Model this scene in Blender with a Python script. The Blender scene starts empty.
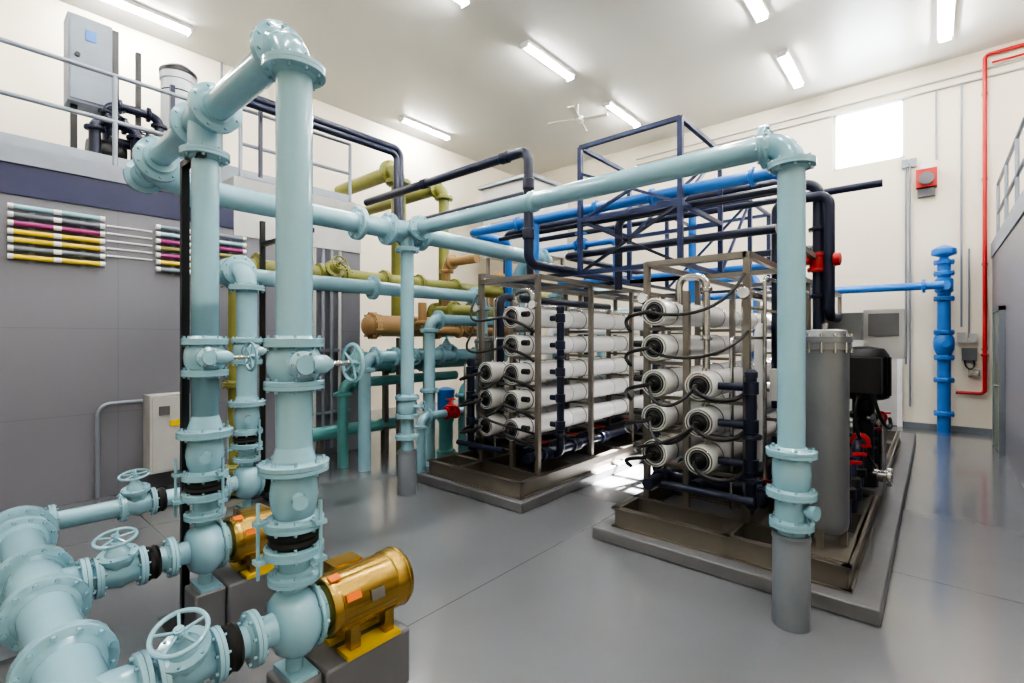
import bpy, math, random
from mathutils import Vector as V, Matrix
random.seed(4)
sc=bpy.context.scene
# ------------------------------------------------------------------ materials
def mat(name,col,rough=.5,metal=0,noise=.06,scale=5,bump=0,emit=0,coat=0):
    m=bpy.data.materials.new(name); m.use_nodes=True
    nt=m.node_tree; bs=nt.nodes["Principled BSDF"]
    bs.inputs["Roughness"].default_value=rough
    bs.inputs["Metallic"].default_value=metal
    if coat: bs.inputs["Coat Weight"].default_value=coat
    tc=nt.nodes.new("ShaderNodeTexCoord")
    n=nt.nodes.new("ShaderNodeTexNoise"); n.inputs["Scale"].default_value=scale; n.inputs["Detail"].default_value=4
    nt.links.new(tc.outputs["Object"],n.inputs["Vector"])
    r=nt.nodes.new("ShaderNodeValToRGB")
    r.color_ramp.elements[0].position=.3; r.color_ramp.elements[1].position=.7
    r.color_ramp.elements[0].color=tuple(c*(1-noise) for c in col)+(1,)
    r.color_ramp.elements[1].color=tuple(min(1,c*(1+noise)) for c in col)+(1,)
    nt.links.new(n.outputs["Fac"],r.inputs["Fac"])
    nt.links.new(r.outputs["Color"],bs.inputs["Base Color"])
    if bump:
        b=nt.nodes.new("ShaderNodeBump"); b.inputs["Strength"].default_value=bump; b.inputs["Distance"].default_value=.01
        nt.links.new(n.outputs["Fac"],b.inputs["Height"]); nt.links.new(b.outputs["Normal"],bs.inputs["Normal"])
    if emit:
        bs.inputs["Emission Color"].default_value=col+(1,)
        bs.inputs["Emission Strength"].default_value=emit
    return m
AQ=mat("paint_aqua",(.27,.465,.545),.2,noise=.03,coat=.5)
BL=mat("paint_blue",(.035,.18,.54),.28)
NV=mat("pipe_dark_navy",(.013,.018,.045),.3)
NVB=mat("frame_dark_blue",(.018,.032,.10),.35)
BK=mat("black_plastic",(.012,.012,.014),.4)
RUB=mat("rubber_black",(.012,.012,.012),.7)
OL=mat("paint_olive",(.21,.215,.055),.35)
TAN=mat("paint_tan",(.40,.25,.115),.4)
TEAL=mat("paint_teal",(.12,.32,.32),.35)
GOLD=mat("paint_gold",(.40,.265,.075),.27,metal=.85)
ST=mat("steel_gray_paint",(.185,.168,.145),.38,metal=.3)
SS=mat("stainless",(.55,.54,.52),.22,metal=.95)
HSG=mat("housing_silver",(.21,.22,.24),.28,metal=.5)
TNK=mat("tank_gray",(.50,.53,.57),.3)
WH=mat("frp_white",(.82,.82,.82),.22,noise=.02,coat=.3)
CAP=mat("cap_gray",(.14,.14,.15),.4)
CON=mat("concrete_gray_paint",(.15,.152,.163),.3,bump=.15)
SUPP=mat("support_gray",(.17,.19,.22),.45)
GAL=mat("galvanised",(.26,.29,.34),.4,metal=.3)
BOX=mat("box_gray",(.48,.48,.47),.45)
PNL=mat("panel_bluegray",(.20,.24,.29),.4)
RED=mat("paint_red",(.50,.025,.025),.35)
YEL=mat("paint_yellow",(.72,.54,.03),.4)
YFT=mat("motor_foot_yellow",(.60,.42,.03),.4)
MAG=mat("paint_magenta",(.32,.04,.19),.4)
LCY=mat("paint_pale_cyan",(.30,.52,.58),.4)
WHT=mat("paint_white",(.78,.78,.78),.4)
ORG=mat("label_orange",(.80,.20,.03),.5)
CREAM=mat("wall_cream",(.80,.735,.61),.55,noise=.015,scale=1.5)
CEIL=mat("ceiling_white",(.72,.72,.68),.32,noise=.015,scale=1)
NAVY=mat("band_navy",(.02,.025,.075),.4)
LIP=mat("deck_lip_gray",(.24,.26,.31),.5)
GRN=mat("door_green",(.13,.16,.11),.5)
LAMP=mat("lamp_diffuser",(1.0,.985,.96),.5,emit=115,noise=0)
def brickmat(name,c1,c2,w,h):
    m=bpy.data.materials.new(name); m.use_nodes=True
    nt=m.node_tree; bs=nt.nodes["Principled BSDF"]; bs.inputs["Roughness"].default_value=.35
    g=nt.nodes.new("ShaderNodeNewGeometry"); s=nt.nodes.new("ShaderNodeSeparateXYZ"); c=nt.nodes.new("ShaderNodeCombineXYZ")
    nt.links.new(g.outputs["Position"],s.inputs[0]); nt.links.new(s.outputs["Y"],c.inputs["X"]); nt.links.new(s.outputs["Z"],c.inputs["Y"])
    b=nt.nodes.new("ShaderNodeTexBrick"); b.offset=0
    b.inputs["Scale"].default_value=1; b.inputs["Brick Width"].default_value=w; b.inputs["Row Height"].default_value=h
    b.inputs["Mortar Size"].default_value=.004
    b.inputs["Color1"].default_value=c1+(1,); b.inputs["Color2"].default_value=c1+(1,); b.inputs["Mortar"].default_value=c2+(1,)
    nt.links.new(c.outputs[0],b.inputs["Vector"]); nt.links.new(b.outputs["Color"],bs.inputs["Base Color"])
    return m
GW=brickmat("wall_gray_panel",(.19,.19,.222),(.16,.16,.19),1.2,.9)
def floormat():
    m=bpy.data.materials.new("epoxy_floor"); m.use_nodes=True
    nt=m.node_tree; bs=nt.nodes["Principled BSDF"]
    g=nt.nodes.new("ShaderNodeNewGeometry")
    n=nt.nodes.new("ShaderNodeTexNoise"); n.inputs["Scale"].default_value=1.2; n.inputs["Detail"].default_value=6
    nt.links.new(g.outputs["Position"],n.inputs["Vector"])
    r=nt.nodes.new("ShaderNodeValToRGB"); r.color_ramp.elements[0].position=.3; r.color_ramp.elements[1].position=.7
    r.color_ramp.elements[0].color=(.150,.156,.170,1); r.color_ramp.elements[1].color=(.165,.171,.185,1)
    nt.links.new(n.outputs["Fac"],r.inputs["Fac"])
    b=nt.nodes.new("ShaderNodeTexBrick"); b.offset=0
    b.inputs["Scale"].default_value=1; b.inputs["Brick Width"].default_value=3.0; b.inputs["Row Height"].default_value=3.3
    b.inputs["Mortar Size"].default_value=.004
    mp=nt.nodes.new("ShaderNodeMapping"); mp.inputs["Location"].default_value=(2.35,-1.2,0)
    nt.links.new(g.outputs["Position"],mp.inputs["Vector"]); nt.links.new(mp.outputs[0],b.inputs["Vector"])
    mx=nt.nodes.new("ShaderNodeMix"); mx.data_type='RGBA'
    nt.links.new(b.outputs["Fac"],mx.inputs["Factor"]); nt.links.new(r.outputs["Color"],mx.inputs["A"]); mx.inputs["B"].default_value=(.08,.08,.088,1)
    nt.links.new(mx.outputs["Result"],bs.inputs["Base Color"])
    n2=nt.nodes.new("ShaderNodeTexNoise"); n2.inputs["Scale"].default_value=26; n2.inputs["Detail"].default_value=2
    nt.links.new(g.outputs["Position"],n2.inputs["Vector"])
    bp=nt.nodes.new("ShaderNodeBump"); bp.inputs["Strength"].default_value=.035; bp.inputs["Distance"].default_value=.01
    nt.links.new(n2.outputs["Fac"],bp.inputs["Height"]); nt.links.new(bp.outputs["Normal"],bs.inputs["Normal"])
    bs.inputs["Roughness"].default_value=.2; bs.inputs["IOR"].default_value=1.5; bs.inputs["Coat Weight"].default_value=.55; bs.inputs["Coat Roughness"].default_value=.12
    return m
FLOOR=floormat()
def glassmat():
    m=bpy.data.materials.new("window_pane"); m.use_nodes=True; nt=m.node_tree
    for n in list(nt.nodes): nt.nodes.remove(n)
    o=nt.nodes.new("ShaderNodeOutputMaterial"); t=nt.nodes.new("ShaderNodeBsdfTransparent"); g=nt.nodes.new("ShaderNodeBsdfGlossy"); x=nt.nodes.new("ShaderNodeMixShader")
    g.inputs["Roughness"].default_value=.05; x.inputs[0].default_value=.05
    nt.links.new(t.outputs[0],x.inputs[1]); nt.links.new(g.outputs[0],x.inputs[2]); nt.links.new(x.outputs[0],o.inputs[0])
    return m
PANE=glassmat()
# ------------------------------------------------------------------ mesh builder
X=V((1,0,0));Y=V((0,1,0));Z=V((0,0,1))
def frame(a):
    a=a.normalized(); t=Z if abs(a.z)<.9 else X
    u=a.cross(t).normalized(); return u,a.cross(u)
class B:
    def __init__(s,name): s.n=name; s.v=[]; s.f=[]; s.mi=[]; s.m=[]
    def k(s,m):
        if m not in s.m: s.m.append(m)
        return s.m.index(m)
    def add(s,vs,fs,m):
        o=len(s.v); i=s.k(m); s.v+= [tuple(p) for p in vs]
        for f in fs: s.f.append([o+j for j in f]); s.mi.append(i)
    def box(s,c,sz,m,R=None):
        c=V(c); h=V(sz)/2
        vs=[V((x*h.x,y*h.y,z*h.z)) for x in(-1,1) for y in(-1,1) for z in(-1,1)]
        if R: vs=[R@p for p in vs]
        s.add([p+c for p in vs],[(0,1,3,2),(4,6,7,5),(0,4,5,1),(2,3,7,6),(0,2,6,4),(1,5,7,3)],m)
    def bb(s,a,b,m):
        a=V(a);b=V(b); s.box((a+b)/2,[abs(q) for q in (b-a)],m)
    def beam(s,a,b,w,m,w2=None):
        a=V(a);b=V(b);d=b-a;L=d.length;d.normalize();u,v=frame(d);w2=w2 or w
        vs=[];
        for p in(a,b):
            for q,t in((-1,-1),(1,-1),(1,1),(-1,1)): vs.append(p+u*q*w/2+v*t*w2/2)
        s.add(vs,[(3,2,1,0),(4,5,6,7),(0,1,5,4),(1,2,6,5),(2,3,7,6),(3,0,4,7)],m)
    def lathe(s,o,a,prof,m,seg=24,closed=False):
        o=V(o);a=V(a).normalized();u,v=frame(a);vs=[];fs=[]
        for r,h in prof:
            for i in range(seg):
                t=2*math.pi*i/seg; vs.append(o+a*h+(u*math.cos(t)+v*math.sin(t))*max(r,.0005))
        n=len(prof); rng=range(n if closed else n-1)
        for j in rng:
            j2=(j+1)%n
            for i in range(seg):
                k=(i+1)%seg; fs.append((j*seg+i,j2*seg+i,j2*seg+k,j*seg+k))
        if not closed:
            fs.append(tuple(range(seg))); fs.append(tuple((n-1)*seg+i for i in reversed(range(seg))))
        s.add(vs,fs,m)
    def cyl(s,a,b,r,m,seg=20,r2=None):
        a=V(a);b=V(b);s.lathe(a,b-a,[(r,0),(r if r2 is None else r2,(b-a).length)],m,seg)
    def torus(s,o,a,R,r,m,seg=28,k=8):
        s.lathe(o,a,[(R+r*math.cos(2*math.pi*i/k),r*math.sin(2*math.pi*i/k)) for i in range(k)],m,seg,True)
    def sweep(s,pts,r,m,seg=16):
        pts=[V(p) for p in pts]; n=len(pts); T=[]
        for i in range(n):
            a=pts[max(0,i-1)];b=pts[min(n-1,i+1)];T.append((b-a).normalized())
        u,_=frame(T[0]);vs=[];fs=[]
        for i in range(n):
            u=(u-T[i]*u.dot(T[i])).normalized(); w=T[i].cross(u)
            for j in range(seg):
                t=2*math.pi*j/seg; vs.append(pts[i]+(u*math.cos(t)+w*math.sin(t))*r)
        for i in range(n-1):
            for j in range(seg):
                k=(j+1)%seg; fs.append((i*seg+j,i*seg+k,(i+1)*seg+k,(i+1)*seg+j))
        fs.append(tuple(reversed(range(seg)))); fs.append(tuple((n-1)*seg+i for i in range(seg)))
        s.add(vs,fs,m)
    def path(s,pts,r,m,bend=None,seg=18,fl=False,bolts=8):
        pts=[V(p) for p in pts]; bend=bend or r*2.2; out=[pts[0]]
        for i in range(1,len(pts)-1):
            a,p,b=pts[i-1],pts[i],pts[i+1]; d1=(a-p);d2=(b-p)
            q=min(bend,d1.length*.49,d2.length*.49); d1.normalize();d2.normalize()
            A=p+d1*q;C=p+d2*q
            for t in range(9):
                t/=8
                w=math.cos((math.pi-d1.angle(d2))/2); bA=(1-t)**2;bP=2*t*(1-t)*w;bC=t*t
                out.append((A*bA+p*bP+C*bC)/(bA+bP+bC))
            if fl: s.fp(A,d1,r,m,bolts); s.fp(C,d2,r,m,bolts)
        out.append(pts[-1]); s.sweep(out,r,m,seg)
    def fp(s,p,a,r,m,bolts=8,k=1.72,t=None):
        p=V(p);a=V(a).normalized();R=r*k;t=t or max(.012,r*.26)
        s.lathe(p-a*t*1.05,a,[(R*.97,0),(R,t*.12),(R,t),(R*.9,t),(R*.9,t*1.1),(R,t*1.1),(R,t*1.98),(R*.97,t*2.1)],m,28)
        s.lathe(p-a*t*1.8,a,[(r*1.02,0),(r*1.22,t*.8),(r*1.22,t*2.8),(r*1.02,t*3.6)],m,20)
        u,v=frame(a)
        for i in range(bolts):
            q=2*math.pi*(i+.5)/bolts; c=p+(u*math.cos(q)+v*math.sin(q))*r*(k+1.2)/2
            s.cyl(c-a*t*1.75,c+a*t*1.75,max(.006,r*.11),m,6)
    def hose(s,a,b,c,d,r,m,n=14,seg=8):
        a,b,c,d=map(V,(a,b,c,d))
        s.sweep([a*(1-t)**3+b*3*t*(1-t)**2+c*3*t*t*(1-t)+d*t**3 for t in [i/n for i in range(n+1)]],r,m,seg)
    def wheel(s,p,a,R,m,sp=5):
        p=V(p);a=V(a).normalized();u,v=frame(a);s.torus(p,a,R,R*.1,m)
        s.cyl(p-a*R*.16,p+a*R*.2,R*.2,m,12)
        for i in range(sp):
            q=2*math.pi*i/sp; s.cyl(p,p+(u*math.cos(q)+v*math.sin(q))*R,R*.07,m,8)
    def gate(s,p,a,up,r,m,L=None,wr=1.75,bh=1.0):
        p=V(p);a=V(a).normalized();up=V(up).normalized();L=L or r*3.4
        o=p-a*L/2
        s.lathe(o,a,[(r*1.7,0),(r*1.7,r*.26),(r*1.15,r*.32),(r*1.25,L*.33),(r*1.42,L*.5),(r*1.25,L*.67),(r*1.15,L-r*.32),(r*1.7,L-r*.26),(r*1.7,L)],m,28)
        for e in(0,L): s.fp(o+a*e,a,r,m,8)
        s.lathe(p,up,[(r*1.15,0),(r*1.1,r*1.55*bh),(r*1.5,r*1.6*bh),(r*1.5,r*2.0*bh),(r*.95,r*2.05*bh),(r*.7,r*2.5*bh),(r*.45,r*2.8*bh),(r*.4,r*3.2*bh),(r*.16,r*3.25*bh),(r*.16,r*4.0*bh)],m,20)
        u,v=frame(up)
        for i in range(6):
            q=math.pi*i/3; c=p+(u*math.cos(q)+v*math.sin(q))*r*1.3; s.cyl(c+up*r*1.5*bh,c+up*r*2.15*bh,r*.1,m,6)
        s.wheel(p+up*r*3.6*bh,up,r*wr,m)
    def done(s,bevel=0):
        me=bpy.data.meshes.new(s.n)
        P=[V(p) for p in s.v]
        lo=V([min(p[i] for p in P) for i in range(3)]);hi=V([max(p[i] for p in P) for i in range(3)])
        o=V(((lo.x+hi.x)/2,(lo.y+hi.y)/2,lo.z))
        me.from_pydata([p-o for p in P],[],s.f)
        for m in s.m: me.materials.append(m)
        me.polygons.foreach_set("material_index",s.mi)
        me.polygons.foreach_set("use_smooth",[True]*len(s.f))
        me.update()
        import bmesh
        bm=bmesh.new();bm.from_mesh(me);bmesh.ops.recalc_face_normals(bm,faces=bm.faces);bm.to_mesh(me);bm.free()
        me.set_sharp_from_angle(angle=math.radians(38))
        ob=bpy.data.objects.new(s.n,me);ob.location=o;sc.collection.objects.link(ob)
        if bevel:
            bv=ob.modifiers.new("bevel","BEVEL");bv.width=bevel;bv.segments=2;bv.limit_method='ANGLE'
        return ob
# ------------------------------------------------------------------ room shell
XL,XR,YB,YF,H=-10.,4.,-3.,12.,6.8
XM=-6.7; YM=4.15; XRM=.76
b=B("floor"); b.bb((XL-.2,YB-.2,-.2),(XR+.2,YF+.2,0),FLOOR); b.done()
b=B("ceiling"); b.bb((XL-.2,YB-.2,H),(XR+.2,YF+.2,H+.2),CEIL); b.done()
b=B("wall_left"); b.bb((XL-.2,YB-.2,0),(XL,YF+.2,H),CREAM); b.done()
b=B("wall_back"); b.bb((XL,YB-.2,0),(XR,YB,H),CREAM); b.done()
b=B("wall_right"); b.bb((XR,YB-.2,0),(XR+.2,YF+.2,H),CREAM); b.done()
wx0,wx1,wz0,wz1=-1.6,-.43,5.16,6.33
b=B("wall_far")
b.bb((XL,YF,0),(wx0,YF+.2,H),CREAM); b.bb((wx1,YF,0),(XR,YF+.2,H),CREAM)
b.bb((wx0,YF,0),(wx1,YF+.2,wz0),CREAM); b.bb((wx0,YF,wz1),(wx1,YF+.2,H),CREAM); b.done()
b=B("window_1")
for a,c in(((wx0,YF+.05,wz0),(wx0+.05,YF+.13,wz1)),((wx1-.05,YF+.05,wz0),(wx1,YF+.13,wz1)),((wx0,YF+.05,wz0),(wx1,YF+.13,wz0+.05)),((wx0,YF+.05,wz1-.05),(wx1,YF+.13,wz1))): b.bb(a,c,WHT)
b.bb((wx0,YF+.09,wz0),(wx1,YF+.094,wz1),PANE); b.done()
b=B("ceiling_conduit_1")  # thin conduit runs along the far wall, just below the ceiling
for z in(6.45,6.3): b.cyl((-6,YF-.03,z),(3.9,YF-.03,z),.018,BOX,8)
b.done()
b=B("baseboard_far"); b.bb((XL,YF-.015,0),(XRM,YF,.1),SUPP); b.done()
b=B("wall_mezzanine_left"); b.bb((XM-.15,YB,0),(XM,YM,3.0),GW); b.done()
b=B("wall_mezzanine_end"); b.bb((XL,YM-.15,0),(XM-.15,YM,3.0),GW); b.done()
b=B("floor_mezzanine_left")
b.bb((XL,YB,3.0),(XM,2.35,3.08),GW); b.bb((XL,YB,3.08),(XM+.02,2.35,3.38),NAVY); b.bb((XL,YB,3.38),(XM+.04,2.35,3.55),LIP)
b.bb((XL,2.35,3.0),(XM+.02,YM,3.75),BOX); b.done()
b=B("wall_mezzanine_right"); b.bb((XRM,4.,0),(XRM+.15,YF,3.1),GW); b.done()
b=B("floor_mezzanine_right"); b.bb((XRM-.02,4.,3.1),(XR,YF,3.35),LIP); b.done()
b=B("door_1"); b.bb((XRM-.05,9.9,.02),(XRM-.001,10.85,2.1),GRN)
for a,c in((9.84,9.9),(10.85,10.91)): b.bb((XRM-.07,a,0),(XRM-.001,c,2.16),SUPP)
b.bb((XRM-.07,9.84,2.1),(XRM-.001,10.91,2.16),SUPP); b.cyl((XRM-.05,10.0,1.0),(XRM-.11,10.0,1.0),.02,SS,10)
b.bb((XRM-.055,10.2,1.3),(XRM-.048,10.55,1.9),CAP); b.done()
b=B("door_2"); b.bb((-1.5,YF-.05,.02),(-.55,YF-.001,2.1),BOX); b.bb((-1.58,YF-.07,0),(-1.5,YF-.001,2.18),WHT);b.bb((-.55,YF-.07,0),(-.47,YF-.001,2.18),WHT);b.bb((-1.58,YF-.07,2.1),(-.47,YF-.001,2.18),WHT); b.done()
def railing(x,y0,y1,z,n,top=1.0):
    b=B("guard_railing")
    for h in(top,top*.5): b.cyl((x,y0,z+h),(x,y1,z+h),.024,GAL,12)
    b.bb((x-.006,y0,z+.02),(x+.006,y1,z+.12),GAL)
    for i in range(n):
        y=y0+(y1-y0)*i/(n-1); b.cyl((x,y,z),(x,y,z+top),.024,GAL,12); b.bb((x-.05,y-.05,z),(x+.05,y+.05,z+.012),GAL)
    b.done()
railing(XM-.04,-2.9,2.2,3.55,6); railing(XM-.04,2.45,4.0,3.75,3,.9); railing(XRM+.06,4.1,11.8,3.35,7)
for x,y in((-9.3,1.9),(-9.3,7.55),(-5.35,4.4),(-5.35,7.2),(-5.35,10.),(-2.06,4.9),(-2.06,7.7),(-2.06,10.4),(.13,10.3),(.13,6.3),(-5.35,1.6),(-2.06,2.),(.13,2.2),(-9.3,-1),(-5.35,-1.2),(-2.06,-.9),(1.6,-.6),(2.6,4),(2.6,8)):
    b=B("ceiling_light")
    b.bb((x-.10,y-.72,H-.045),(x+.10,y+.72,H),WHT)
    b.lathe((x,y-.68,H-.05),Y,[(.048,0),(.048,1.36)],LAMP,12)
    b.bb((x-.08,y-.72,H-.10),(x+.08,y-.69,H-.04),WHT); b.bb((x-.08,y+.69,H-.10),(x+.08,y+.72,H-.04),WHT)
    b.done()
b=B("ceiling_fan"); fx_,fy_=-5.9,9.0
b.cyl((fx_,fy_,H-.3),(fx_,fy_,H),.02,WHT,10); b.lathe((fx_,fy_,H-.4),Z,[(.05,0),(.12,.03),(.12,.12),(.04,.15)],CEIL)
for i in range(4):
    q=math.radians(20+90*i); d=V((math.cos(q),math.sin(q),0)); b.beam(V((fx_,fy_,H-.33))+d*.1,V((fx_,fy_,H-.33))+d*.65,.13,CEIL,.012)
b.done()
# ------------------------------------------------------------------ booster pumps
Y0=.973; ZS=.487; PX=[-2.084,-3.2,-4.4]
def pump(x,y,mm):
    b=B("centrifugal_pump")
    b.lathe((x,y-.07,ZS),Y,[(.06,-.07),(.065,-.02),(.11,-.01),(.135,.02),(.148,.055),(.148,.085),(.135,.115),(.11,.14),(.1,.17),(.1,.2)],AQ,36)
    b.torus((x,y+.075,ZS),Y,.125,.012,AQ)
    for i in range(10):
        q=2*math.pi*i/10; c=V((x+.122*math.cos(q),y+.06,ZS+.122*math.sin(q))); b.cyl(c,c+Y*.035,.009,AQ,6)
    b.fp((x,y-.17,ZS),Y,.062,AQ); b.cyl((x,y-.17,ZS),(x,y-.07,ZS),.062,AQ)
    b.cyl((x,y,ZS+.1),(x,y,.68),.055,AQ); b.cyl((x-.03,y,ZS-.02),(x-.02,y,.62),.075,AQ,r2=.055)
    b.cyl((x,y,ZS-.1),(x,y,.28),.035,AQ); b.bb((x-.09,y-.05,.262),(x+.09,y+.06,.282),AQ)
    m0=y+.11; sm=mm==GOLD
    b.lathe((x,m0,ZS),Y,[(.1,0),(.130,.012),(.136,.03),(.136,.05),(.132,.055),(.132,.34),(.137,.345),(.14,.355),(.14,.40),(.134,.425),(.118,.438),(.04,.445),(.03,.445)],mm,40)
    b.torus((x,m0+.405,ZS),Y,.138,.006,mm,36)
    b.torus((x,m0+.44,ZS),Y,.09,.004,mm,24); b.torus((x,m0+.445,ZS),Y,.05,.004,mm,24)
    for i in range(26):
        q=2*math.pi*i/26; c=V((x+.131*math.cos(q),m0+.055,ZS+.131*math.sin(q)))
        R=Matrix.Rotation(-q,3,'Y'); b.box(c+Y*.145,(.004,.27,.004),mm,R)
    for sx in(-1,1):
        b.bb((x+sx*.05,m0+.10,.285),(x+sx*.1,m0+.15,ZS-.09),mm); b.bb((x+sx*.05,m0+.28,.285),(x+sx*.1,m0+.33,ZS-.09),mm)
        b.bb((x+sx*.03,m0+.07,.27),(x+sx*.13,m0+.35,.290),YFT if sm else mm)
    b.bb((x-.2,m0+.13,ZS-.02),(x-.1,m0+.28,ZS+.11),mm)
    if sm:
        b.box((x+.125,m0+.10,ZS+.062),(.006,.07,.035),ORG,Matrix.Rotation(math.radians(-26),3,'Y')); b.box((x+.045,m0+.05,ZS+.134),(.04,.05,.008),ORG,Matrix.Rotation(math.radians(18),3,'Y'))
        b.box((x+.134,m0+.22,ZS+.03),(.004,.07,.05),SS,Matrix.Rotation(math.radians(-12),3,'Y'))
    b.done()
    b=B("pump_pedestal"); b.bb((x-.17,y+.08,0),(x+.125,y+.52,.27),CON); b.bb((x-.1,y-.08,0),(x+.1,y+.08,.262),CON); b.done(.012)
pys=[Y0,Y0,1.65]
for x,y,m in zip(PX,pys,(GOLD,GOLD,BK)): pump(x,y,m)
def riser(b,x,y,r=.07):
    def c(z): return (x,y,z)
    b.fp(c(.68),Z,.062,AQ)
    b.cyl(c(.69),c(.79),.06,AQ,r2=r)
    b.fp(c(.795),Z,r,AQ)
    b.lathe(c(.815),Z,[(.09,0),(.106,.02),(.1,.035),(.11,.05),(.09,.075)],RUB,28)
    b.fp(c(.91),Z,r,AQ)
    for q in(20,140,260):
        dx,dy=.142*math.cos(math.radians(q)),.142*math.sin(math.radians(q))
        b.cyl((x+dx,y+dy,.70),(x+dx,y+dy,1.02),.008,AQ,8)
        for z in(.775,.93): b.box((x+dx*.93,y+dy*.93,z),(.05,.05,.018),AQ)
    b.lathe(c(.93),Z,[(r*1.05,0),(r*1.3,.04),(r*1.42,.1),(r*1.3,.17),(r*1.1,.2)],AQ,28)
    b.cyl((x+.08,y-.02,1.03),(x+.14,y-.04,1.03),.03,AQ,14)
    b.fp(c(1.15),Z,r*1.1,AQ,k=1.85); b.cyl(c(1.18),c(1.25),r*1.28,AQ,24,r2=r)
    b.cyl(c(1.20),c(1.9),r,AQ,24)
    b.fp(c(1.50),Z,r,AQ); b.fp(c(1.68),Z,r,AQ)
    b.lathe(c(1.52),Z,[(r*1.3,0),(r*1.5,.03),(r*1.55,.07),(r*1.5,.11),(r*1.3,.14)],AQ,28)
    g=V((x+.13,y-.02,1.59)); b.lathe(g-X*.06,X,[(.05,0),(.058,.01),(.058,.05),(.04,.065),(.04,.08)],AQ,20)
    for i in range(6):
        q=math.pi*i/3; cc=g-X*.005+Y*.048*math.cos(q)+Z*.048*math.sin(q); b.cyl(cc,cc+X*.01,.006,SS,6)
    b.box(g-X*.06,(.1,.07,.1),AQ)
    b.cyl(g,g+Y*.24,.012,SS,10); b.lathe(g+Y*.03,Y,[(.03,0),(.04,.02),(.04,.06),(.02,.09)],AQ,14)
    b.wheel(g+Y*.22,Y,.082,AQ)
b=B("pump_discharge_piping")
HZ=2.98; ZR=2.86
for x in PX[:2]: riser(b,x,Y0)
b.path([(PX[0],Y0,.9),(PX[0],Y0,HZ),(PX[2],Y0,HZ)],.074,AQ,bend=.13,seg=24,fl=True,bolts=10)
b.cyl((PX[1],Y0,.9),(PX[1],Y0,HZ),.07,AQ,24)
b.fp((PX[1],Y0,2.76),Z,.074,AQ); b.fp((PX[1]+.17,Y0,HZ),X,.078,AQ); b.fp((PX[1]-.17,Y0,HZ),X,.078,AQ)
b.lathe((PX[1]-.16,Y0,HZ),X,[(.08,0),(.092,.04),(.1,.16),(.092,.28),(.08,.32)],AQ,24); b.cyl((PX[1],Y0,2.77),(PX[1],Y0,HZ),.088,AQ,24)
b.path([(PX[2]+.3,Y0,HZ-.02),(PX[2],Y0,HZ-.05),(PX[2],Y0+.45,ZR),(PX[2],6.0,ZR),(-5.05,6.0,ZR),(-5.05,6.0,0)],.098,AQ,bend=.2,seg=24,fl=False)
b.fp((PX[2]+.26,Y0,HZ-.02),X,.09,AQ,10); b.fp((PX[2],Y0+.3,ZR+.03),(0,1,-.15),.098,AQ,10); b.fp((PX[2],2.7,ZR),Y,.098,AQ,10)
b.lathe((PX[2]-.16,Y0,HZ-.05),X,[(.13,0),(.13,.035),(.095,.045),(.095,.2)],AQ,28)
b.fp((PX[2],5.7,ZR),Y,.098,AQ,10); b.fp((-5.05,6.0,2.6),Z,.098,AQ,10); b.fp((-5.05,6.0,.8),Z,.098,AQ,10)
b.done()
b=B("pump_discharge_piping"); riser(b,PX[2],pys[2],.07)
b.path([(PX[2],pys[2],.9),(PX[2],pys[2],2.28),(PX[2]-.5,pys[2],2.28),(PX[2]-.5,5.0,2.28),(PX[2]-.5,5.0,0)],.08,AQ,bend=.16,seg=20,fl=True)
b.fp((PX[2]-.5,3.2,2.28),Y,.08,AQ); b.fp((PX[2]-.5,5.0,1.1),Z,.08,AQ); b.done()
b=B("cross_connection_pipe")
XRc,XLc,YC,ZC=-.646,-4.36,3.28,2.87
b.path([(XLc+.1,YC,ZC),(XRc,YC,ZC),(XRc,YC,.54)],.075,AQ,bend=.14,seg=24,fl=True)
b.fp((XLc+.22,YC,ZC),X,.078,AQ); b.fp((-2.6,YC,ZC),X,.075,AQ,k=1.2,bolts=0)
for z,k in((1.02,1.75),(.78,1.75),(.60,1.55)): b.fp((XRc,YC,z),Z,.078,AQ,k=k)
b.lathe((XRc,YC,.8),Z,[(.085,0),(.1,.03),(.105,.1),(.1,.17),(.085,.2)],AQ)
b.lathe((XRc,YC,.62),Z,[(.082,0),(.09,.02),(.09,.1),(.082,.14)],AQ)
b.cyl((XRc,YC,.7),(XRc+.1,YC-.04,.7),.03,AQ,12); b.cyl((XRc+.1,YC-.04,.7),(XRc+.14,YC-.055,.7),.042,AQ,12)
b.cyl((XLc,YC,ZC),(XLc,YC,.48),.072,AQ,22)
for z in(2.66,1.05,.85,.62): b.fp((XLc,YC,z),Z,.075,AQ)
b.lathe((XLc,YC,.86),Z,[(.08,0),(.11,.05),(.11,.12),(.08,.18)],AQ)
b.wheel((XLc+.2,YC+.05,.96),(1,.3,0),.06,AQ); b.cyl((XLc,YC,.96),(XLc+.2,YC+.05,.96),.02,AQ,10)
b.lathe((XLc-.04,YC-.2,ZR),Y,[(.105,0),(.12,.05),(.125,.2),(.12,.35),(.105,.4)],AQ)
for s_ in(-.22,.22): b.fp((XLc-.04,YC+s_,ZR),Y,.1,AQ,10)
b.done()
for x,h in((XRc,.54),(XLc,.48)):
    b=B("pipe_support_pedestal"); b.lathe((x,YC,0),Z,[(.1,0),(.1,h-.01),(.095,h)],SUPP,28)
    b.lathe((x,YC,h-.03),Z,[(.104,0),(.104,.02)],SUPP,28); b.done()
b=B("suction_header_piping")
HY=.28; HR=.10; SZ=ZS
b.path([(-1.5,HY,SZ),(-4.5,HY,SZ),(-4.5,HY-1.3,SZ)],HR,AQ,bend=.24,seg=30,fl=True,bolts=12)
for x in(-2.42,-2.98,-3.44,-4.08): b.fp((x,HY,SZ),X,HR,AQ,12,k=1.55)
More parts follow.
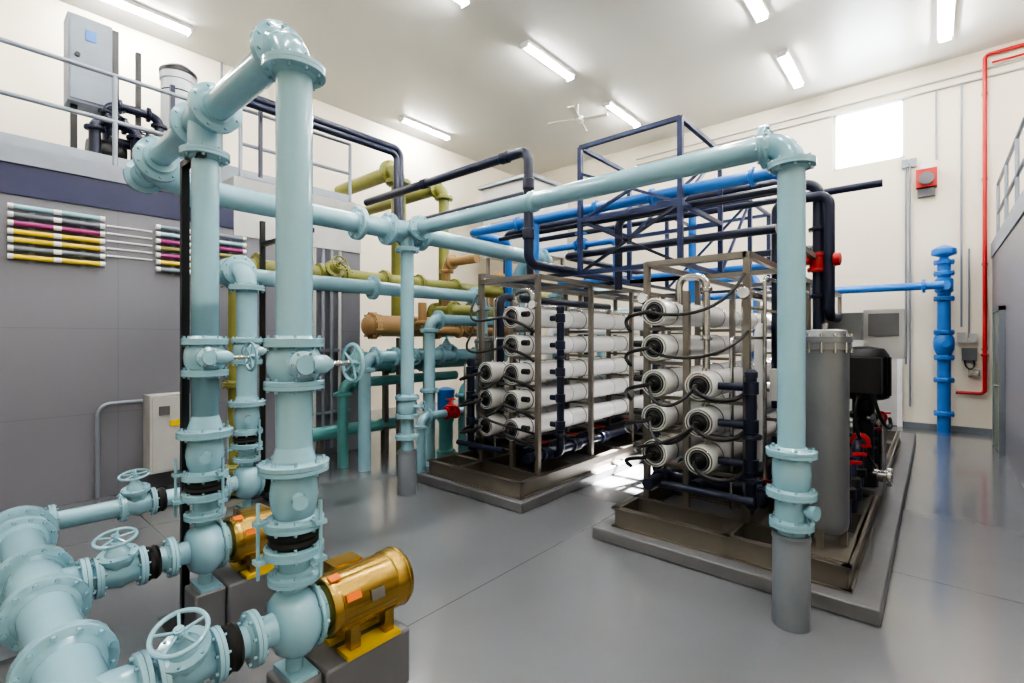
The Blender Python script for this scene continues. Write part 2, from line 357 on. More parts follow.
for x in PX[1:2]: b.lathe((x-.2,HY,SZ),X,[(.105,0),(.115,.03),(.12,.2),(.115,.37),(.105,.4)],AQ,28)
for j,(x,y) in enumerate(zip(PX,pys)):
    b.cyl((x,HY,SZ),(x,y-.15,SZ),.062,AQ,22); b.lathe((x,HY,SZ),Y,[(.095,0),(.09,.12),(.075,.15)],AQ)
    b.fp((x,HY+.16,SZ),Y,.066,AQ)
    gy=HY+(.30 if j<2 else .62)
    b.gate((x,gy,SZ),Y,(.35,-.25,.9) if j==0 else (.15,-.12,1),.058,AQ,L=.18,wr=1.5,bh=.92 if j<2 else 1.1)
    b.lathe((x,gy+.105,SZ),Y,[(.08,0),(.09,.012),(.083,.03),(.09,.045),(.08,.06)],RUB,24)
    if j==2: b.fp((x,y-.35,SZ),Y,.066,AQ)
for x in(-2.7,-3.8): 
    b.cyl((x,HY,0),(x,HY,SZ-HR),.05,SUPP,16); b.bb((x-.12,HY-.12,0),(x+.12,HY+.12,.015),SUPP)
b.done()
b=B("pipe_support_post"); b.beam((-3.42,.93,.015),(-3.42,.93,2.76),.04,BK); b.bb((-3.54,.82,0),(-3.30,1.04,.015),BK)
b.beam((-3.42,.93,2.74),(-3.1,.93,2.74),.04,BK); b.done()
b=B("pipe_support_post"); b.beam((-5.45,2.2,.015),(-5.45,2.2,2.95),.045,BK); b.bb((-5.55,2.1,0),(-5.35,2.3,.015),BK); b.beam((-5.45,2.2,2.7),(-4.35,2.2,2.7),.04,BK); b.done()
# ------------------------------------------------------------------ RO skids
def skid(fx,L,VE,name="reverse_osmosis_skid",right=True):
    b=B(name); xs=fx
    x0,x1=-2.05,(-.42 if right else -.66); yA,yE=3.72,L
    def ch(a,c):
        a=V(a);c=V(c); lo,hi=.10,.26
        for z in(lo+.006,hi-.006):
            b.bb((min(a.x,c.x)-.03,min(a.y,c.y)-.03,z-.006),(max(a.x,c.x)+.03,max(a.y,c.y)+.03,z+.006),ST)
        b.bb((min(a.x,c.x)-.008,min(a.y,c.y)-.008,lo),(max(a.x,c.x)+.008,max(a.y,c.y)+.008,hi),ST)
    for x in(x0,-1.15,x1): ch((xs(x),yA,0),(xs(x),yE,0))
    ys=[yA+i*(yE-yA)/5 for i in range(6)]
    for y in ys+[yA+.38]: ch((min(xs(x0),xs(x1)),y,0),(max(xs(x0),xs(x1)),y,0))
    n=5
    st=[4.12+i*(VE-4.35)/(n-1) for i in range(n)]
    cols={-1.785:(1.92,1.62,1.32,1.03,.73),-1.41:(1.32,1.03,.73)}
    for y in st:
        for x,zt in((-1.96,2.38),(-1.6,2.1),(-1.12,2.38)): b.beam((xs(x),y,.26),(xs(x),y,zt),.05,ST)
        b.beam((xs(-1.96),y,2.36),(xs(-1.12),y,2.36),.05,ST)
        for z in(1.92,1.62): b.beam((xs(-1.96),y,z-.14),(xs(-1.6),y,z-.14),.03,ST)
        for z in(1.32,1.03,.73): b.beam((xs(-1.96),y,z-.14),(xs(-1.12),y,z-.14),.03,ST)
    for x in(-1.96,-1.12): b.beam((xs(x),st[0],2.36),(xs(x),st[-1],2.36),.05,ST)
    b.beam((xs(-.88),4.35,.26),(xs(-.88),4.35,2.5),.05,ST); b.beam((xs(-.88),4.35,2.48),(xs(-.88),6.2,2.48),.05,ST); b.beam((xs(-.88),6.2,.26),(xs(-.88),6.2,2.5),.05,ST)
    R=.107
    for x,zs in cols.items():
        for z in zs:
            X0=xs(x)
            b.lathe((X0,3.88,z),Y,[(.07,.03),(.085,.03),(.085,.0),(R+.006,0),(R+.008,.02),(R+.008,.16),(R,.18),(R,VE-3.88-.2),(R+.008,VE-3.88-.18),(R+.008,VE-3.88),(.08,VE-3.88)],WH,28)
            b.torus((X0,3.882,z),Y,.100,.008,SS,28,6)
            b.lathe((X0,3.865,z),Y,[(.022,-.03),(.03,-.03),(.03,0),(.05,.01),(.055,.02),(.09,.025),(.09,.05)],BK,22)
            b.torus((X0,3.872,z),Y,.072,.005,CAP,24,6)
            b.cyl((X0,3.80,z),(X0,3.87,z),.02,SS,12)
            for y in st: b.torus((X0,y,z),Y,R+.004,.006,SS,24,6)
            for y in (4.9,5.9,6.9,7.9):
                if y<VE-.3: b.torus((X0,y,z),Y,R+.001,.003,CAP,24,4)
            b.cyl((X0,4.0,z+.1),(X0,4.0,z+.135),.02,SS,10)
    sg=1 if xs(0)>xs(-1) else -1
    h=.017
    for i,z in enumerate(cols[-1.785]):
        X0=xs(-1.785); b.hose((X0,3.80,z),(X0,3.66,z-.02),(X0-sg*.26,3.7,z-.02),(X0-sg*.25,3.95,z-.16),h,BK)
        b.cyl((X0-sg*.12,3.93,z+.03),(X0-sg*.2,3.93,z+.03),.03,BK,12)
    for i,z in enumerate(cols[-1.41]):
        X0=xs(-1.41); b.hose((X0,3.80,z),(X0+sg*.03,3.62,z-.05),(X0+sg*.3,3.62,z-.12),(X0+sg*.31,3.95,z-.05),h,BK)
    b.hose((xs(-1.785),3.8,1.92),(xs(-1.7),3.6,1.9),(xs(-1.2),3.65,1.75),(xs(-1.12),4.05,2.2),.013,BK)
    b.hose((xs(-1.785),3.8,1.62),(xs(-1.7),3.6,1.55),(xs(-1.2),3.6,1.45),(xs(-1.08),4.0,1.75),.013,BK)
    b.hose((xs(-1.785),3.8,1.32),(xs(-1.72),3.6,1.15),(xs(-1.5),3.6,1.1),(xs(-1.41),3.8,1.32),.013,BK)
    b.hose((xs(-1.785),3.8,1.03),(xs(-1.72),3.6,.86),(xs(-1.5),3.6,.8),(xs(-1.41),3.8,1.03),.013,BK)
    b.hose((xs(-1.41),3.8,1.03),(xs(-1.5),3.5,.85),(xs(-1.9),3.6,.85),(xs(-2.0),4.0,.7),.013,BK)
    for x,y,za,zb in((-1.06,4.0,.45,1.42),(-2.02,4.45,.5,2.02)):
        b.cyl((xs(x),y,za),(xs(x),y,zb),.042,NV,18); b.lathe((xs(x),y,zb),Z,[(.05,-.02),(.05,.02),(.03,.04)],NV,16)
        for z in(1.92,1.62,1.32,1.03,.73):
            if z<zb and z>za:
                b.lathe((xs(x),y,z-.05),Z,[(.043,0),(.056,.005),(.056,.095),(.043,.1)],NV,18)
                x2=-1.41 if x>-1.5 else -1.785
                b.cyl((xs(x),y,z),(xs(x2),y,z),.03,NV,14)
    for z in(.62,.95): b.fp((xs(-1.06),4.0,z),Z,.042,NV,6,k=1.9)
    for z in(.62,1.48): b.fp((xs(-2.02),4.45,z),Z,.042,NV,6,k=1.7)
    b.path([(xs(-1.06),4.0,.5),(xs(-1.06),4.0,.42),(xs(-1.06),6.4,.42),(xs(-.8),6.4,.42)],.045,NV,bend=.09)
    b.path([(xs(-2.02),4.45,.55),(xs(-2.02),4.45,.4),(xs(-1.3),4.45,.4),(xs(-1.3),7.2,.4)],.045,NV,bend=.09)
    b.path([(xs(-1.9),4.0,.42),(xs(-1.9),7.4,.42)],.05,NV); b.path([(xs(-1.7),3.85,.5),(xs(-1.0),3.85,.5)],.03,NV)
    b.path([(xs(-1.6),4.3,.38),(xs(-1.6),VE-.5,.38)],.06,NV)
    for y in(4.25,4.85,5.5,6.3,7.1): 
        for xx in(-1.06,-1.9):
            b.fp((xs(xx),y,.42),Y,.045,NV,6); b.lathe((xs(xx),y+.12,.42),Y,[(.05,-.06),(.07,-.03),(.07,.03),(.05,.06)],NV,16)
            b.cyl((xs(xx),y+.12,.42),(xs(xx),y+.12,.53),.014,BK,8); b.beam((xs(xx),y+.12,.53),(xs(xx+.16),y+.12,.54),.02,RED)
    b.path([(xs(-1.74),4.3,1.95),(xs(-1.74),4.3,2.24),(xs(-1.5),4.3,2.24),(xs(-1.5),4.3,.8)],.033,SS,bend=.09)
    for z in(2.12,1.7,1.25): b.fp((xs(-1.5),4.3,z),Z,.033,SS,6,k=1.6)
    b.path([(xs(-1.3),4.75,.5),(xs(-1.3),4.75,2.1),(xs(-1.3),7.5,2.1)],.04,SS,bend=.1)
    b.path([(xs(-1.3),5.2,.5),(xs(-1.3),5.2,1.8),(xs(-1.3),7.7,1.8)],.05,WH,bend=.11); b.path([(xs(-1.0),4.9,.5),(xs(-1.0),4.9,1.55),(xs(-1.0),7.7,1.55)],.05,NV,bend=.11)
    for i in range(3): b.path([(xs(-1.26+.1*i),4.2+.1*i,.3),(xs(-1.26+.1*i),4.2+.1*i,1.7+.25*i),(xs(-1.26+.1*i),6.2,1.7+.25*i)],.016,SS,bend=.05,seg=10)
    for x,y in((-1.12,4.08),(-1.96,4.08)):
        b.lathe((xs(x),y-.03,2.05),-Y,[(.045,0),(.05,.01),(.05,.035),(.04,.04)],SS,20); b.lathe((xs(x),y-.071,2.05),-Y,[(.04,0),(.04,.002)],WHT,20)
    return b
def housing(b,x,y,z0,z1,r):
    h=z1-z0
    b.lathe((x,y,z0),Z,[(r*.7,0),(r*.95,.04),(r,.08),(r,h-.14),(r*1.1,h-.135),(r*1.1,h-.09),(r*1.14,h-.088),(r*1.14,h-.05),(r*.98,h-.045),(r*.9,h-.01),(r*.5,h)],HSG,36)
    for i in range(12):
        q=math.pi*i/6; b.cyl((x+r*1.06*math.cos(q),y+r*1.06*math.sin(q),z0+h-.16),(x+r*1.06*math.cos(q),y+r*1.06*math.sin(q),z0+h-.03),.009,SS,6)
    for i in range(3):
        q=2*math.pi*i/3+.4; b.beam((x+r*.8*math.cos(q),y+r*.8*math.sin(q),.26),(x+r*.8*math.cos(q),y+r*.8*math.sin(q),z0+.1),.04,ST)
    b.cyl((x,y,z1),(x,y,z1+.04),.02,SS,12)
b=skid(lambda x:x,9.6,9.3)
b.bb((-.8,3.75,.258),(-.42,4.2,.268),ST)
housing(b,-.58,4.0,.36,1.76,.142)
b.cyl((-.58,4.0,.5),(-.75,3.75,.5),.05,SS,14); b.fp((-.74,3.77,.5),(-.15,-.22,0),.045,SS,6)
b.path([(-.58,4.0,1.45),(-.84,4.0,1.45),(-.84,4.0,.55),(-.95,4.0,.55)],.04,NV,bend=.09)
b.path([(-.74,3.86,.42),(-.74,3.86,1.1)],.022,SS); b.lathe((-.74,3.86,.9),Z,[(.02,0),(.04,.01),(.04,.07),(.02,.08)],BK,14)
b.path([(-.6,4.2,.6),(-.6,4.5,.6),(-.6,5.6,.6),(-.6,5.6,.45)],.05,NV,bend=.1)
px,py=-.52,5.75
b.bb((px-.15,py-.2,.26),(px+.15,py+.2,.3),CAP); b.lathe((px,py,.3),Z,[(.12,0),(.12,.12),(.085,.13),(.085,.62),(.13,.64),(.13,.68),(.09,.70),(.09,.82)],BK,28)
b.lathe((px,py,1.12),Z,[(.16,0),(.2,.02),(.2,.42),(.16,.48),(.05,.5)],BK,32)
for i in range(24):
    q=2*math.pi*i/24; b.box((px+.205*math.cos(q),py+.205*math.sin(q),1.34),(.02,.006,.36),BK,Matrix.Rotation(q,3,'Z'))
b.bb((px-.1,py-.36,1.2),(px+.16,py-.16,1.52),BK); b.bb((px-.02,py+.22,1.5),(px+.3,py+.5,1.98),BOX); b.bb((px-.3,py+.1,1.68),(px-.02,py+.3,1.95),HSG)
b.bb((px+.02,py+.21,1.72),(px+.26,py+.22,1.94),CAP)
b.beam((px+.02,py+.36,.26),(px+.02,py+.36,1.5),.05,ST)
b.hose((px+.1,py-.3,1.2),(px+.15,py-.35,.9),(px+.25,py-.2,.8),(px+.2,py,.95),.015,BK)
b.hose((px,py-.3,1.2),(px-.1,py-.45,.9),(px+.1,py-.4,.6),(px+.1,py-.1,.5),.015,BK)
b.cyl((px-.2,py,.4),(px+.2,py,.4),.055,SS,16); b.fp((px+.2,py,.4),X,.05,SS,6)
b.path([(px,py-.12,.75),(px,py-.45,.75),(px,py-.45,.4)],.045,NV,bend=.09); b.fp((px,py-.25,.75),Y,.045,RED,6); b.path([(px+.1,py+.1,.9),(px+.1,py+.7,.9),(px+.1,py+.7,.3)],.035,SS,bend=.08); b.fp((px+.1,py+.45,.9),Y,.035,RED,6)
b.lathe((px+.05,py-.12,.95),(1,-.5,0),[(.035,0),(.045,.01),(.045,.04),(.03,.05)],SS,18)
for y in(4.55,4.9,5.3,6.4,7.0,7.8):
    b.cyl((-.52,y,.26),(-.52,y,.72),.035,NV,12); b.lathe((-.52,y,.45),Z,[(.03,0),(.065,.02),(.065,.09),(.03,.11)],BK,14)
    b.beam((-.52,y,.74),(-.42,y,.75),.022,RED); b.cyl((-.52,y,.55),(-.8,y,.55),.028,NV,12)
    b.lathe((-.66,y,.55),X,[(.03,0),(.05,.01),(.05,.07),(.03,.08)],RED if y<5 else BK,14)
b.path([(-.85,5.5,.42),(-.85,5.5,3.2),(-3.0,5.5,3.2),(-3.0,5.5,2.3)],.05,NV,bend=.12)
b.path([(-1.2,5.42,1.0),(-1.2,5.42,3.05),(-.75,5.42,3.05),(-.75,5.42,1.9),(-.75,7.5,1.9)],.045,NV,bend=.1)
for z in(2.1,2.75): b.fp((-.85,5.5,z),Z,.05,NV,6)
z=2.36
b.fp((-.85,5.5,z),Z,.055,RED,6); b.fp((-.85,5.5,z+.14),Z,.055,RED,6); b.lathe((-.85,5.5,z),Z,[(.07,0),(.085,.07),(.07,.14)],RED,18)
b.lathe((-1.1,5.42,z+.1),X,[(.03,0),(.08,.01),(.08,.07),(.06,.09),(.06,.2)],RED,18); b.wheel((-.72,5.40,z+.07),Y,.06,RED); b.lathe((-.72,5.38,z+.07),X,[(.03,0),(.06,.01),(.06,.06),(.03,.07)],RED,18)
b.bb((-1.0,4.3,1.2),(-.88,4.42,1.45),BOX); b.bb((-.98,4.28,.8),(-.85,4.36,.92),BK)
b.done()
b=skid(lambda x:-5.165-x,8.8,8.6,right=False)
housing(b,-4.28,4.45,.36,1.72,.14)
b.path([(-4.28,4.45,1.4),(-4.28,4.1,1.4),(-4.28,4.1,.5),(-4.0,4.1,.5)],.04,SS,bend=.08)
b.path([(-4.0,4.4,.5),(-4.0,4.4,2.2),(-4.0,7,2.2)],.05,NV,bend=.1)
for y in(4.6,5.3): b.cyl((-4.4,y+.4,.26),(-4.4,y+.4,.8),.04,NV,12); b.fp((-4.4,y+.4,.6),Z,.04,NV,6)
b.done()
b=B("equipment_pad"); b.bb((-2.2,3.57,0),(-.24,10.6,.10),CON); b.done(.01)
b=B("equipment_pad"); b.bb((-4.62,3.62,0),(-3.02,9.2,.10),CON); b.done(.01)
# ------------------------------------------------------------------ overhead rack between skids
b=B("overhead_pipe_rack")
xa,xb,ya,yb,zt,zb=-3.1,-1.92,4.78,5.98,3.9,2.45
for x in(xa,xb):
    for y in(ya,yb): b.beam((x,y,zb),(x,y,zt),.05,NVB)
for z in(zt,3.05,zb):
    for y in(ya,yb): b.beam((xa,y,z),(xb,y,z),.045,NVB)
    for x in(xa,xb): b.beam((x,ya,z),(x,yb,z),.045,NVB)
b.beam((xa,ya,zb),(xb,ya,3.05),.03,NV); b.beam((xb,ya,zb),(xa,ya,3.05),.03,NV)
b.beam((xa,ya,3.05),(xb,ya,3.5),.03,NVB)
b.beam((xa,yb,3.05),(xb,yb,zt),.03,NVB); b.beam((xb,ya,3.05),(xb,yb,zt),.03,NVB); b.beam((xb,ya,3.05),(xa,ya,3.6),.03,NVB)
b.beam((-4.2,ya,zb),(xa,ya,zb),.045,NV); b.beam((xb,ya,zb),(-1.1,ya,zb),.045,NV); b.beam((-4.2,yb,zb),(-1.1,yb,zb),.045,NV)
b.beam((-4.2,ya,zb),(-4.2,8.2,zb),.045,NV); b.beam((-4.2,8.2,zb),(-1.1,8.2,zb),.045,NV)
for y in(7.2,8.2):
    for x in(xa,xb): b.beam((x,y,zb),(x,y,3.6),.05,NVB)
    b.beam((xa,y,3.58),(xb,y,3.58),.045,NVB)
for x in(xa,xb): b.beam((x,yb,3.58),(x,8.2,3.58),.04,NVB); b.beam((x,yb,zb),(x,8.2,zb),.04,NV)
b.beam((xb,yb,zb),(xb,7.2,3.58),.03,NVB); b.beam((xa,7.2,zb),(xb,7.2,3.58),.03,NVB)
b.done()
b=B("black_process_pipe")
b.path([(-6.6,4.2,3.78),(-3.4,4.2,3.78),(-3.4,4.2,2.52),(-3.4,7.2,2.52)],.055,NV,bend=.13)
for p,a in(((-3.75,4.2,3.78),X),((-3.4,4.2,3.4),Z),((-3.4,4.2,2.85),Z),((-5.2,4.2,3.78),X)): b.lathe(V(p)-V(a)*.06,a,[(.06,0),(.068,.01),(.068,.11),(.06,.12)],NV,18)
b.done()
b=B("black_process_pipe")
b.path([(-6.5,2.5,4.72),(-6.5,4.75,4.72),(-6.5,4.75,3.2),(-6.1,4.75,3.2)],.06,NV,bend=.13)
b.path([(-6.32,2.3,4.56),(-6.32,4.55,4.56),(-6.32,4.55,3.4)],.045,NV,bend=.1)
b.beam((-6.5,2.6,3.75),(-6.5,2.6,4.7),.04,NV); b.done()
b=B("black_process_pipe"); b.path([(-.42,6.5,3.35),(-5.2,6.5,3.35),(-5.2,6.5,1.5)],.04,NV); b.path([(-1.3,6.3,3.5),(-5.6,6.3,3.5),(-5.6,6.3,2.0)],.05,NV); b.done()
b=B("black_process_pipe"); b.path([(-3.7,4.6,2.45),(-3.7,4.6,3.45),(-6.2,4.6,3.45),(-6.2,4.6,2.0)],.045,NV,bend=.1); b.done()
b=B("black_process_pipe"); b.path([(-1.15,5.2,2.75),(-3.6,5.2,2.75),(-3.6,7.9,2.75)],.045,NV,bend=.1); b.path([(-1.0,5.05,3.08),(-4.6,5.05,3.08)],.03,NV); b.path([(-1.25,7.6,2.9),(-4.8,7.6,2.9),(-4.8,7.6,1.2)],.05,NV,bend=.1); b.done()
b=B("blue_process_pipe")
b.path([(-1.02,4.96,2.6),(-1.02,4.96,3.22),(-5.1,4.96,3.22),(-5.1,5.8,3.22),(-5.1,5.8,2.2)],.06,BL,bend=.12)
for x in(-1.3,-2.3,-3.0,-4.2): b.fp((x,4.96,3.22),X,.06,BL,6,k=1.5)
b.path([(-3.9,4.96,3.22),(-3.9,4.96,2.7)],.05,BL); b.gate((-3.75,5.8,3.0),X,Z,.045,BL); b.path([(-5.1,5.8,3.0),(-3.2,5.8,3.0),(-3.2,5.8,2.5)],.045,BL); b.done()
b=B("blue_process_pipe")
b.path([(-2.6,6.9,3.75),(-5.4,6.9,3.75),(-5.4,6.9,2.4)],.055,BL,bend=.12); b.path([(-2.6,6.9,3.75),(-2.6,6.9,2.2)],.055,BL)
b.path([(-1.2,6.9,2.62),(-4.9,6.9,2.62)],.05,BL); b.done()
b=B("blue_riser_pipe")
b.path([(-4.5,11.3,2.62),(.12,11.3,2.62)],.07,BL)
bx,by=.12,11.62
b.cyl((bx,by,0.0),(bx,by,3.05),.095,BL,24)
for z in(.35,.95,1.35,1.8,2.4,2.85,3.05): b.fp((bx,by,z),Z,.1,BL,8,k=1.45)
b.lathe((bx,by,2.5),Z,[(.1,0),(.13,.03),(.13,.24),(.1,.27)],BL); b.cyl((bx,by,2.62),(bx,11.3,2.62),.09,BL)
b.fp((-.15,11.3,2.62),X,.07,BL,6)
b.lathe((bx,by,3.08),Z,[(.09,0),(.06,.06),(.17,.10),(.18,.13),(.17,.2),(.1,.25),(.02,.28)],BL)
b.lathe((bx,by,1.4),Z,[(.1,0),(.14,.1),(.15,.2),(.14,.3),(.1,.38)],BL); b.cyl((bx,by,1.6),(bx+.02,by-.22,1.6),.06,BL,14)
b.done()
b=B("sprinkler_pipe")
b.path([(1.6,11.9,6.66),(.66,11.9,6.66),(.66,11.9,.72),(.28,11.9,.72)],.03,RED,bend=.07,seg=12)
b.path([(1.6,11.9,6.5),(.75,11.9,6.5)],.02,RED,seg=10); b.fp((.66,11.9,1.4),Z,.035,RED,6,k=1.5)
for z in(1.5,3,4.5,6): b.bb((.62,11.93,z-.02),(.70,11.99,z+.02),GAL)
b.done()
b=B("alarm_horn"); b.bb((-.27,11.84,4.5),(.03,11.99,4.84),RED); b.lathe((-.12,11.84,4.64),-Y,[(.09,0),(.11,.03),(.07,.05),(.11,.12)],CAP,20); b.bb((-.2,11.86,4.84),(-.04,11.97,4.94),WHT); b.bb((-.25,11.9,4.34),(.0,11.99,4.49),CAP); b.done()
b=B("electrical_conduit")
for x,z0,z1 in((-.42,1.2,5.0),(-.36,.4,5.0),(.02,5.0,6.3),(.36,1.9,6.3)): b.cyl((x,11.96,z0),(x,11.96,z1),.016,GAL,10)
for x in(-.48,-.36): b.bb((x,11.93,4.95),(x+.1,11.99,5.1),GAL)
b.done()
b=B("control_box"); b.bb((.36,11.86,1.3),(.56,11.99,1.52),CAP); b.bb((.3,11.88,1.62),(.42,11.99,1.8),BOX); b.bb((.46,11.88,1.62),(.56,11.99,1.78),BOX)
b.hose((.4,11.9,1.3),(.4,11.85,1.1),(.56,11.85,1.1),(.52,11.9,1.3),.012,BK); b.cyl((.46,11.95,1.7),(.46,11.95,3.3),.013,GAL,8); b.bb((.45,11.9,1.02),(.6,11.99,1.14),SS); b.done()
# ------------------------------------------------------------------ left background process piping
b=B("olive_process_pipe")
b.path([(-5.7,2.05,.02),(-5.7,2.05,2.48),(-5.7,7.5,2.48)],.1,OL,bend=.2,fl=True)
for y in(2.7,3.3,3.9,4.5,5.2): b.fp((-5.7,y,2.48),Y,.1,OL,8,k=1.5)
for z in(.3,1.2): b.fp((-5.7,2.05,z),Z,.1,OL,8,k=1.5)
b.gate((-5.7,3.1,2.48),Y,(.9,0,.45),.08,OL,wr=1.2)
b.done()
b=B("olive_process_pipe")
b.path([(-8.6,4.9,4.5),(-6.75,4.9,4.5),(-6.75,4.9,2.0)],.12,OL,bend=.22,fl=True)
b.path([(-8.6,5.5,4.25),(-6.3,5.5,4.25),(-6.3,5.5,2.2)],.09,OL,bend=.18,fl=True)
b.path([(-6.1,5.0,.02),(-6.1,5.0,2.1),(-5.3,5.0,2.1),(-5.3,8.5,2.1)],.09,OL,bend=.18,fl=True); b.done()
b=B("tan_filter_train")
for i,(x,z) in enumerate(((-5.9,1.87),(-6.25,1.35))):
    cm=TAN if i==0 else TEAL
    b.lathe((x,3.7,z),Y,[(.05,0),(.12,.04),(.15,.1),(.15,1.2),(.16,1.21),(.16,1.3),(.15,1.31),(.15,3.2),(.1,3.3)],cm,28)
    for y in(3.85,4.4,5.0,6.2): b.fp((x,y,z),Y,.14,cm,10,k=1.3)
b.path([(-5.9,5.2,1.9),(-5.9,5.2,2.9),(-5.2,5.2,2.9)],.07,TAN,bend=.14,fl=True); b.path([(-5.9,6.3,1.9),(-5.9,6.3,2.75),(-5.0,6.3,2.75)],.07,TAN,bend=.14,fl=True)
b.path([(-5.5,4.4,2.2),(-5.5,4.4,1.8),(-5.5,6.0,1.8)],.06,TAN,bend=.12,fl=True)
b.gate((-5.5,5.2,1.8),Y,(1,0,.3),.06,TAN)
for y in(4.3,6.0): b.beam((-5.9,y,0),(-5.9,y,1.7),.07,ST); b.beam((-6.25,y,0),(-6.25,y,1.2),.07,ST)
b.done()
b=B("teal_process_pipe")
b.path([(-5.55,3.5,.0),(-5.55,3.5,1.45),(-5.55,6.5,1.45)],.08,AQ,bend=.16,fl=True)
b.gate((-5.55,4.1,1.45),Y,X,.075,AQ,wr=1.4); b.gate((-5.55,4.9,1.45),Y,Z,.075,AQ,wr=1.4)
b.path([(-5.1,4.2,0),(-5.1,4.2,1.95),(-5.1,6.0,1.95)],.075,AQ,bend=.15,fl=True); b.fp((-5.1,4.2,1.0),Z,.075,AQ)
b.path([(-5.3,5.0,0),(-5.3,5.0,1.0),(-5.3,7.0,1.0)],.07,TEAL,bend=.15,fl=True)
b.path([(-5.9,3.4,0.),(-5.9,3.4,1.1),(-5.9,5.4,1.1)],.07,TEAL,bend=.14,fl=True)
b.path([(-4.9,3.9,0.),(-4.9,3.9,.7),(-4.9,4.7,.7)],.055,AQ,bend=.12,fl=True); b.gate((-4.9,4.4,.7),Y,Z,.05,RED,wr=1.3)
b.path([(-5.2,7.2,0.),(-5.2,7.2,2.6),(-4.9,7.2,2.6),(-4.9,8.8,2.6)],.08,AQ,bend=.14,fl=True)
b.path([(-4.85,8.2,0.),(-4.85,8.2,2.2),(-3.2,9.6,2.2)],.08,AQ,bend=.14,fl=True)
b.path([(-6.3,3.1,.4),(-6.3,4.6,.4)],.09,TEAL,fl=True); b.fp((-6.3,3.6,.4),Y,.09,TEAL); b.beam((-6.3,3.3,0),(-6.3,3.3,.32),.06,ST); b.beam((-6.3,4.3,0),(-6.3,4.3,.32),.06,ST)
b.done()
b=B("blue_process_pipe"); b.path([(-2.65,10.4,0),(-2.65,10.4,2.9),(-3.8,10.4,2.9)],.07,BL,bend=.14,fl=True); b.gate((-2.65,10.4,1.3),Z,-Y,.07,BL); b.done()
b=B("vertical_pump"); b.lathe((-5.25,4.62,0),Z,[(.14,0),(.14,.1),(.1,.12),(.1,.5),(.13,.55),(.13,.6)],TEAL); b.lathe((-5.25,4.62,.6),Z,[(.11,0),(.12,.02),(.12,.3),(.13,.32),(.13,.37),(.05,.4)],BL,28); b.done()
b=B("conduit_bank")
for i in range(7): b.cyl((-6.65,3.0+.13*i,.1),(-6.65,3.0+.13*i,2.98),.024,GAL if i%3 else BOX,10)
for z in(.6,1.5,2.4): b.bb((-6.695,2.9,z),(-6.63,3.95,z+.04),GAL)
b.done()
b=B("air_handling_unit"); b.bb((-9.0,9.2,3.8),(-7.4,10.8,5.6),BOX); b.bb((-9.1,9.1,5.6),(-7.3,10.9,5.68),GAL)
for y in(9.3,10.7): 
    for x in(-8.9,-7.5): b.beam((x,y,0),(x,y,3.8),.08,ST)
for z in(4.2,4.4,4.6,4.8): b.bb((-8.7,9.18,z),(-7.7,9.2,z+.08),GAL)
b.done(.02)
def samples(y0,y1,cols):
    b=B("pipe_sample_rack")
    for i,c in enumerate(cols):
        z=2.96-.08*i; b.cyl((-6.65,y0,z),(-6.65,y1,z),.024,c,12)
        for y in(y0,y1): b.cyl((-6.65,y-.02,z),(-6.65,y+.02,z),.027,WHT,12)
        b.cyl((-6.65,y0+.3,z),(-6.65,y0+.36,z),.0255,WHT,12)
    for y in(y0+.15,y1-.15): b.bb((-6.695,y-.02,2.96-.08*len(cols)+.03),(-6.68,y+.02,2.985),GAL)
    b.done()
samples(.38,1.06,(LCY,SUPP,MAG,YEL,YEL,SUPP,YEL)); samples(1.55,2.46,(PNL,LCY,MAG,OL,MAG,YEL,PNL))
b=B("instrument_tubing")
for z in(2.9,2.82,2.74,2.66,2.58): b.cyl((-6.68,1.1,z),(-6.68,1.5,z),.009,WHT,8)
b.done()
b=B("electrical_cabinet"); b.bb((-6.695,1.42,.22),(-6.42,1.8,1.07),BOX); b.bb((-6.42,1.44,.24),(-6.41,1.78,1.05),BOX); b.bb((-6.41,1.5,.85),(-6.4,1.6,.95),CAP); b.bb((-6.41,1.6,.72),(-6.402,1.7,.79),YEL); b.done(.008)
b=B("electrical_conduit"); b.path([(-6.66,1.02,.02),(-6.66,1.02,1.0),(-6.66,1.41,1.0)],.02,GAL,bend=.12,seg=10); b.done()
# ------------------------------------------------------------------ mezzanine equipment
b=B("control_panel"); b.bb((-7.75,.88,4.42),(-7.45,1.28,5.42),PNL); b.bb((-7.45,.9,4.45),(-7.43,1.26,5.39),PNL); b.cyl((-7.43,.96,4.95),(-7.40,.96,4.95),.025,BK,12)
b.bb((-7.425,1.03,5.15),(-7.42,1.13,5.27),BL)
for y in(.95,1.33): b.beam((-7.6,y,3.55),(-7.6,y,4.42),.06,BK)
b.beam((-7.7,1.34,3.55),(-7.7,1.34,5.5),.08,BK); b.done()
b=B("pressure_tank"); tx,ty=-8,2.1
b.lathe((tx,ty,3.95),Z,[(.1,0),(.2,.05),(.205,.1),(.205,1.3),(.22,1.31),(.22,1.40)],TNK,30)
b.lathe((tx,ty,5.35),Z,[(.225,0),(.225,.05),(.2,.08),(.12,.14),(.03,.16)],BK,30); b.torus((tx,ty,5.1),Z,.207,.008,BK); b.torus((tx,ty,4.3),Z,.207,.008,BK)
for i in range(3):
    q=2*math.pi*i/3; b.beam((tx+.15*math.cos(q),ty+.15*math.sin(q),3.55),(tx+.15*math.cos(q),ty+.15*math.sin(q),4.05),.04,BK)
b.done()
b=B("dosing_pump_skid"); b.bb((-7.35,.95,3.55),(-6.85,1.85,3.62),ST)
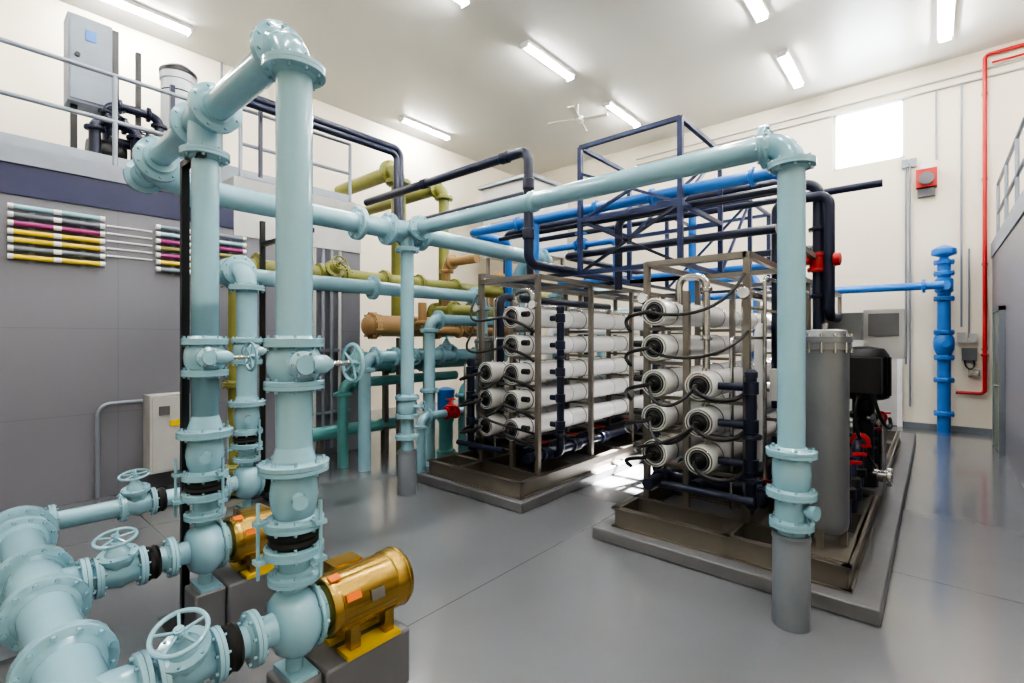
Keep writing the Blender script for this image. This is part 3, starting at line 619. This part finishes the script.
b.path([(-7.0,1.05,3.62),(-7.0,1.05,4.12),(-7.0,1.42,4.12),(-7.0,1.42,3.75)],.055,NV,bend=.11,fl=True)
b.path([(-7.25,1.2,3.62),(-7.25,1.2,4.42),(-7.25,1.7,4.42),(-7.25,1.7,3.7)],.05,NV,bend=.11,fl=True); b.gate((-7.0,1.24,4.12),Y,Z,.045,NV)
b.gate((-7.1,1.55,3.95),Y,Z,.055,NV); b.path([(-7.1,1.2,3.95),(-7.1,2.0,3.95),(-7.4,2.0,3.95)],.055,NV)
b.lathe((-7.15,1.0,3.82),Y,[(.1,0),(.13,.03),(.13,.3),(.1,.35)],BK); b.beam((-7.3,1.85,3.6),(-7.3,1.85,4.9),.05,NV); b.beam((-7.3,1.5,3.6),(-7.3,1.5,5.15),.05,BK)
b.done()
b=B("junction_box"); b.bb((-9.999,3.2,4.4),(-9.88,3.55,4.9),PNL); b.bb((-9.999,2.2,4.9),(-9.9,2.45,5.2),BOX)
b.cyl((-9.97,3.3,3.76),(-9.97,3.3,6.79),.02,GAL,8); b.done()
# ------------------------------------------------------------------ light, world, camera
w=bpy.data.worlds.new("sky"); sc.world=w; w.use_nodes=True
bg=w.node_tree.nodes["Background"]; bg.inputs[0].default_value=(.88,.94,1,1); bg.inputs[1].default_value=22
sl=bpy.data.lights.new("sun","SUN"); sl.energy=140; sl.angle=.01; sl.color=(1,.97,.92)
so=bpy.data.objects.new("sun",sl); sc.collection.objects.link(so)
so.rotation_euler=V((-1.66,-6.6,-5.75)).to_track_quat('-Z','Y').to_euler(); so.location=(0,20,15)
cam=bpy.data.cameras.new("camera"); co=bpy.data.objects.new("camera",cam); sc.collection.objects.link(co)
co.location=(0,0,1.7); co.rotation_euler=(math.radians(90),0,math.radians(40.93))
cam.sensor_width=36; cam.lens=17.15; cam.shift_y=-3.5/1024; cam.clip_start=.05
sc.camera=co
sc.view_settings.view_transform='AgX'; sc.view_settings.look='AgX - High Contrast'; sc.view_settings.exposure=.38
